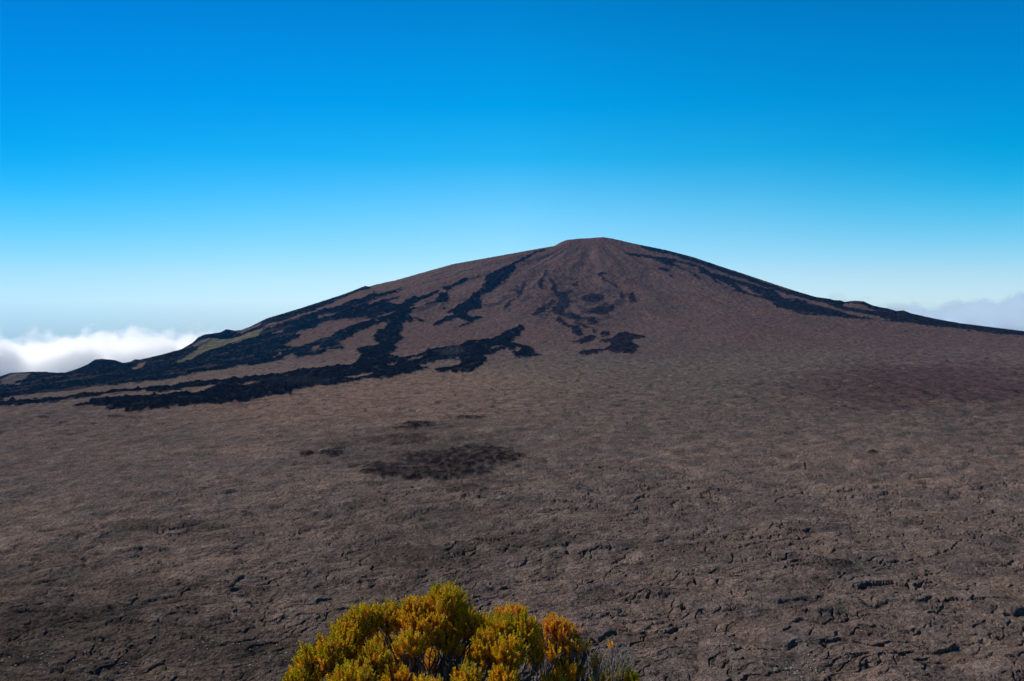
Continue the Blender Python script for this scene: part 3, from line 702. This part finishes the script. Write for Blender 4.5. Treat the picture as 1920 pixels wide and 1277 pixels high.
# clump: centre px, centre py, half width px, half height px, depth offset m, orange bias, density
main = [
    (835, 1128, 44, 36, 0.10, 0.05, 1.0), (775, 1152, 28, 40, 0.06, 0.45, 1.0), (800, 1180, 44, 40, 0.02, 0.62, 1.0),
    (725, 1158, 36, 34, 0.12, 0.10, 1.0), (678, 1170, 36, 42, 0.06, 0.20, 1.0), (650, 1196, 32, 40, 0.00, 0.35, 1.0),
    (630, 1222, 42, 42, -0.08, 0.10, 1.0), (585, 1246, 40, 42, -0.05, 0.05, 1.0), (560, 1290, 36, 40, -0.12, 0.15, 1.0),
    (700, 1232, 34, 26, -0.10, 0.15, 0.9), (770, 1205, 30, 26, -0.06, 0.12, 0.9), (660, 1285, 50, 44, -0.22, 0.20, 1.0), (740, 1270, 34, 24, -0.16, 0.45, 0.7),
    (880, 1172, 26, 34, 0.05, 0.45, 1.0), (905, 1180, 24, 34, 0.12, 0.40, 1.0), (848, 1216, 20, 14, -0.02, 0.65, 0.8),
    (960, 1150, 34, 18, 0.22, 0.75, 1.0), (945, 1172, 34, 24, 0.02, -0.10, 1.0), (910, 1215, 30, 42, -0.04, 0.25, 1.0), (985, 1185, 30, 36, 0.00, 0.12, 1.0),
    (955, 1225, 34, 38, -0.10, 0.25, 1.0), (945, 1275, 30, 34, -0.16, 0.45, 0.9), (875, 1272, 30, 26, -0.22, 0.18, 1.0), (800, 1290, 34, 22, -0.25, 0.20, 0.9), (1005, 1225, 16, 40, 0.02, 0.30, 0.8),
    (720, 1235, 46, 30, 0.34, 0.4, 0.5), (920, 1240, 46, 30, 0.34, 0.4, 0.5), (630, 1270, 50, 24, 0.30, 0.3, 0.5), (690, 1222, 34, 26, 0.22, 0.45, 0.8), (765, 1240, 34, 22, 0.22, 0.4, 0.6), (665, 1236, 30, 24, 0.1, 0.35, 0.8), (862, 1160, 28, 28, 0.10, 0.55, 1.0), (835, 1192, 30, 26, 0.05, 0.65, 1.0), (895, 1222, 26, 26, 0.15, 0.5, 0.8), (815, 1236, 44, 26, 0.32, 0.3, 0.9), (716, 1203, 26, 22, 0.2, 0.2, 0.9), (765, 1225, 30, 20, 0.15, 0.4, 0.7)]
make_shrub('shrub', 'dense yellow green shrub with orange lower leaves, the largest at the bottom', 800, 3.1, main)
side = [
    (1042, 1172, 24, 24, 0.02, 0.85, 0.75), (1058, 1186, 22, 24, 0.0, 0.75, 0.7), (1072, 1208, 26, 14, -0.02, 0.70, 0.8), (1050, 1222, 30, 18, 0.0, 0.62, 0.7), (1030, 1205, 16, 22, 0.03, 0.55, 0.6),
    (1082, 1182, 8, 12, 0.02, 0.8, 0.5), (1012, 1166, 8, 9, 0.05, 0.75, 0.5), (1070, 1255, 34, 22, -0.03, 0.45, 0.45), (1040, 1275, 30, 22, -0.08, 0.4, 0.4), (1102, 1210, 6, 12, 0.0, 0.6, 0.4)]
make_shrub('shrub', 'thin orange shrub with loose sprays right of the dense yellow green shrub', 1050, 3.15, side, 0.8, BARK)
right = [(1120, 1240, 16, 16, 0.0, 0.35, 0.6), (1168, 1262, 24, 20, -0.03, 0.0, 1.0), (1184, 1278, 16, 20, -0.06, 0.0, 1.0), (1142, 1268, 20, 16, -0.05, 0.1, 0.8), (1128, 1280, 24, 14, -0.06, 0.3, 0.5), (1148, 1208, 6, 8, 0.03, 0.95, 0.7)]
root = make_shrub('shrub', 'small half bare shrub of pale grey twigs at the right end of the shrubs', 1145, 3.12, right, 0.8, DEAD)
tb = Tubes(); foot = np.array(root.location)
for j in range(230):
    tip = at_depth(rng.normal(1150, 22), rng.uniform(1208, 1262), 3.12 + rng.normal() * 0.05)
    s0 = foot + (tip - foot) * rng.uniform(0.45, 0.82) + rng.normal(size=3) * (0.045, 0.03, 0.02)
    branch(tb, s0, tip, 0.0017, 0.0006, 0.06, 4, 7)
tb.build('dead_twigs', DEAD, root)

# ------------------------------------------------------------------ clouds (volumes far behind the volcano)
def cloud(name, label, lo, hi, top_z, thick, dens, scale, color, soft, aniso=0.35, thr=0.5, amp=1.0, tilt=(0, 0)):
    x0, y0, z0 = lo; x1, y1, z1 = hi
    v = np.array([(x, y, z) for z in (z0, z1) for y in (y0, y1) for x in (x0, x1)], float)
    f = np.array([(0, 2, 3, 1), (4, 5, 7, 6), (0, 1, 5, 4), (2, 6, 7, 3), (0, 4, 6, 2), (1, 3, 7, 5)])
    m, nt, N, L = new_mat(name + '_vapour')
    out = N('ShaderNodeOutputMaterial'); vol = N('ShaderNodeVolumePrincipled')
    vol.inputs['Color'].default_value = (*color, 1); vol.inputs['Anisotropy'].default_value = aniso
    geo = N('ShaderNodeNewGeometry'); sep = N('ShaderNodeSeparateXYZ'); L(geo.outputs['Position'], sep.inputs[0])
    nz = N('ShaderNodeTexNoise'); nz.inputs['Scale'].default_value = 1.0 / scale; nz.inputs['Detail'].default_value = 7; nz.inputs['Roughness'].default_value = 0.6
    L(geo.outputs['Position'], nz.inputs['Vector'])
    hgt = N('ShaderNodeMapRange'); hgt.clamp = False
    hgt.inputs[1].default_value = top_z; hgt.inputs[2].default_value = top_z - thick; hgt.inputs[3].default_value = 0; hgt.inputs[4].default_value = 1
    tl = N('ShaderNodeMath'); tl.operation = 'MULTIPLY_ADD'; tl.inputs[1].default_value = -tilt[0]; tl.inputs[2].default_value = tilt[0] * tilt[1]
    L(sep.outputs['X'], tl.inputs[0])
    za = N('ShaderNodeMath'); za.operation = 'ADD'; L(sep.outputs['Z'], za.inputs[0]); L(tl.outputs[0], za.inputs[1])
    L(za.outputs[0], hgt.inputs[0])
    ad = N('ShaderNodeMath'); ad.operation = 'MULTIPLY_ADD'; ad.inputs[1].default_value = amp; L(nz.outputs['Fac'], ad.inputs[0]); L(hgt.outputs[0], ad.inputs[2])
    mr = N('ShaderNodeMapRange'); mr.interpolation_type = 'SMOOTHSTEP'
    mr.inputs[1].default_value = thr; mr.inputs[2].default_value = thr + soft; mr.inputs[3].default_value = 0; mr.inputs[4].default_value = dens
    L(ad.outputs[0], mr.inputs[0]); L(mr.outputs[0], vol.inputs['Density'])
    L(vol.outputs[0], out.inputs['Volume'])
    o = mesh_from_arrays(name, v, f, m, None, False)
    o['kind'] = 'stuff'; o['label'] = label; o['category'] = 'cloud'
    return o
cloud('cloud', 'bright white cloud bank beyond the left flank', (-11500, 12000, -1500), (-4150, 13100, -150), -535, 300, 0.011, 480, (1, 1, 1), 0.5, 0.55, 2.3, 4.6, (0.035, -6500))
cloud('cloud', 'grey lilac cloud wisps beyond the right flank', (4700, 12000, -900), (11000, 14500, 300), -85, 230, 0.0045, 420, (0.90, 0.96, 1.0), 0.6, 0.35, 3.0, 6.0, (0.12, 6900))
cloud('cloud', 'small faint cloud wisp just above the right shoulder', (5500, 14700, -260), (6900, 15500, 320), 40, 200, 0.0012, 330, (0.90, 0.96, 1.0), 0.9, 0.35, 3.2, 6.0, (-0.18, 6000))

# ------------------------------------------------------------------ clear mountain air
v = np.array([(x, y, z) for z in (-1700, 520) for y in (-75, 9150) for x in (-9300, 9300)], float)
f = np.array([(0, 2, 3, 1), (4, 5, 7, 6), (0, 1, 5, 4), (2, 6, 7, 3), (0, 4, 6, 2), (1, 3, 7, 5)])
m, nt, N, L = new_mat('thin_air')
out = N('ShaderNodeOutputMaterial'); vol = N('ShaderNodeVolumePrincipled')
vol.inputs['Color'].default_value = (0.03, 0.36, 1.0, 1); vol.inputs['Density'].default_value = 1.5e-5; vol.inputs['Anisotropy'].default_value = 0.1
L(vol.outputs[0], out.inputs['Volume'])
o = mesh_from_arrays('haze', v, f, m, None, False); o['kind'] = 'stuff'; o['label'] = 'thin blue air over the plain'; o['category'] = 'haze'

# ------------------------------------------------------------------ light
SUN_EL, SUN_AZ = math.radians(41), math.radians(-62)     # azimuth from +Y (view direction), negative = left
sd = np.array((math.sin(SUN_AZ) * math.cos(SUN_EL), math.cos(SUN_AZ) * math.cos(SUN_EL), math.sin(SUN_EL)))
ld = bpy.data.lights.new('sun', 'SUN'); ld.energy = 5.0; ld.angle = math.radians(0.5); ld.color = (1.0, 0.945, 0.87)
lo = bpy.data.objects.new('sun', ld); COL.objects.link(lo)
from mathutils import Vector
lo.rotation_euler = Vector(sd).to_track_quat('Z', 'Y').to_euler()
lo.location = (0, 0, 400)

w = bpy.data.worlds.new('World'); scene.world = w; w.use_nodes = True
nt = w.node_tree; nt.nodes.clear(); N = nt.nodes.new; L = nt.links.new
out = N('ShaderNodeOutputWorld'); bg = N('ShaderNodeBackground'); bg.inputs['Strength'].default_value = 0.1
sky = N('ShaderNodeTexSky'); sky.sky_type = 'NISHITA'; sky.sun_disc = False
sky.sun_elevation = SUN_EL; sky.sun_rotation = SUN_AZ; sky.altitude = 2300; sky.air_density = 1.0; sky.dust_density = 0.3; sky.ozone_density = 2.0
tc = N('ShaderNodeTexCoord'); sp = N('ShaderNodeSeparateXYZ'); L(tc.outputs['Generated'], sp.inputs[0])
def ramp(stops, src, lo_, hi_):
    mr = N('ShaderNodeMapRange'); mr.inputs[1].default_value = lo_; mr.inputs[2].default_value = hi_; L(src, mr.inputs[0])
    rp = N('ShaderNodeValToRGB'); L(mr.outputs[0], rp.inputs[0]); el = rp.color_ramp.elements
    st = [((p - lo_) / (hi_ - lo_), c) for p, c in stops]
    el[0].position = st[0][0]; el[0].color = (*st[0][1], 1); el[1].position = st[-1][0]; el[1].color = (*st[-1][1], 1)
    for p_, c_ in st[1:-1]:
        e = el.new(p_); e.color = (*c_, 1)
    return rp.outputs[0]
# grade of the deep mountain sky by elevation (sine) and by azimuth (x)
TINT = [(-0.2, (0.23, 0.306, 0.4176)), (-0.0147, (0.2317, 0.3062, 0.4176)), (0.0033, (0.2287, 0.3064, 0.4112)), (0.0273, (0.233, 0.3053, 0.3776)), (0.0512, (0.2038, 0.3127, 0.364)), (0.075, (0.1663, 0.3079, 0.3573)), (0.0986, (0.1256, 0.3073, 0.3574)), (0.1566, (0.0206, 0.2845, 0.3564)), (0.2127, (0.0006, 0.2642, 0.3695)), (0.2665, (0.0007, 0.2441, 0.3623)), (0.3117, (0.0002, 0.2206, 0.3397)), (0.6, (0.055, 0.075, 0.085))]
AZT = [(-0.6, (0.03, 0.58, 0.70)), (-0.47, (0.08, 0.67, 0.79)), (-0.2, (0.6, 0.87, 0.93)), (0.0, (1, 1, 1)), (0.25, (0.7, 0.97, 0.98)), (0.477, (0.06, 0.90, 0.97)), (0.6, (0.03, 0.86, 0.95))]
AZH = [(-0.6, (0.57, 0.68, 0.77)), (-0.47, (0.63, 0.73, 0.82)), (0.0, (1, 1, 1)), (0.477, (1.0, 1.0, 1.0)), (0.6, (0.98, 0.99, 1.0))]
t1 = ramp(TINT, sp.outputs['Z'], -0.2, 0.6); t2a = ramp(AZT, sp.outputs['X'], -0.6, 0.6); t2b = ramp(AZH, sp.outputs['X'], -0.6, 0.6)
zf = N('ShaderNodeMapRange'); zf.interpolation_type = 'SMOOTHSTEP'; zf.inputs[1].default_value = 0.01; zf.inputs[2].default_value = 0.16; L(sp.outputs['Z'], zf.inputs[0])
tm = N('ShaderNodeMixRGB'); L(zf.outputs[0], tm.inputs[0]); L(t2b, tm.inputs[1]); L(t2a, tm.inputs[2]); t2 = tm.outputs[0]
m0 = N('ShaderNodeMixRGB'); m0.blend_type = 'MULTIPLY'; m0.inputs[0].default_value = 1.0; L(t1, m0.inputs[1]); L(t2, m0.inputs[2])
bst = N('ShaderNodeVectorMath'); bst.operation = 'SCALE'; bst.inputs['Scale'].default_value = 4.0; L(m0.outputs[0], bst.inputs[0])   # ramps hold tint / 4
mu = N('ShaderNodeMixRGB'); mu.blend_type = 'MULTIPLY'; mu.inputs[0].default_value = 1.0
L(sky.outputs[0], mu.inputs[1]); L(bst.outputs[0], mu.inputs[2]); L(mu.outputs[0], bg.inputs['Color']); L(bg.outputs[0], out.inputs[0])

# ------------------------------------------------------------------ camera and render settings
cd = bpy.data.cameras.new('camera'); cd.sensor_width = 36.0; cd.lens = 36.0 * F / 1920.0; cd.clip_start = 0.1; cd.clip_end = 60000
co = bpy.data.objects.new('camera', cd); COL.objects.link(co); co.location = (0, 0, 0)
co.rotation_euler = (math.radians(90) - PITCH, 0, 0)
scene.camera = co
scene.view_settings.view_transform = 'Standard'; scene.view_settings.look = 'None'; scene.view_settings.exposure = 0.0; scene.view_settings.gamma = 1.0
scene.render.engine = 'CYCLES'
cy = scene.cycles
cy.max_bounces = 44; cy.diffuse_bounces = 3; cy.glossy_bounces = 1; cy.transmission_bounces = 4; cy.volume_bounces = 40; cy.transparent_max_bounces = 8
cy.use_denoising = True
try:
    cy.denoiser = 'OPENIMAGEDENOISE'; cy.denoising_input_passes = 'RGB_ALBEDO_NORMAL'; cy.denoising_prefilter = 'ACCURATE'
except Exception: pass
print('grid', NR, NC)
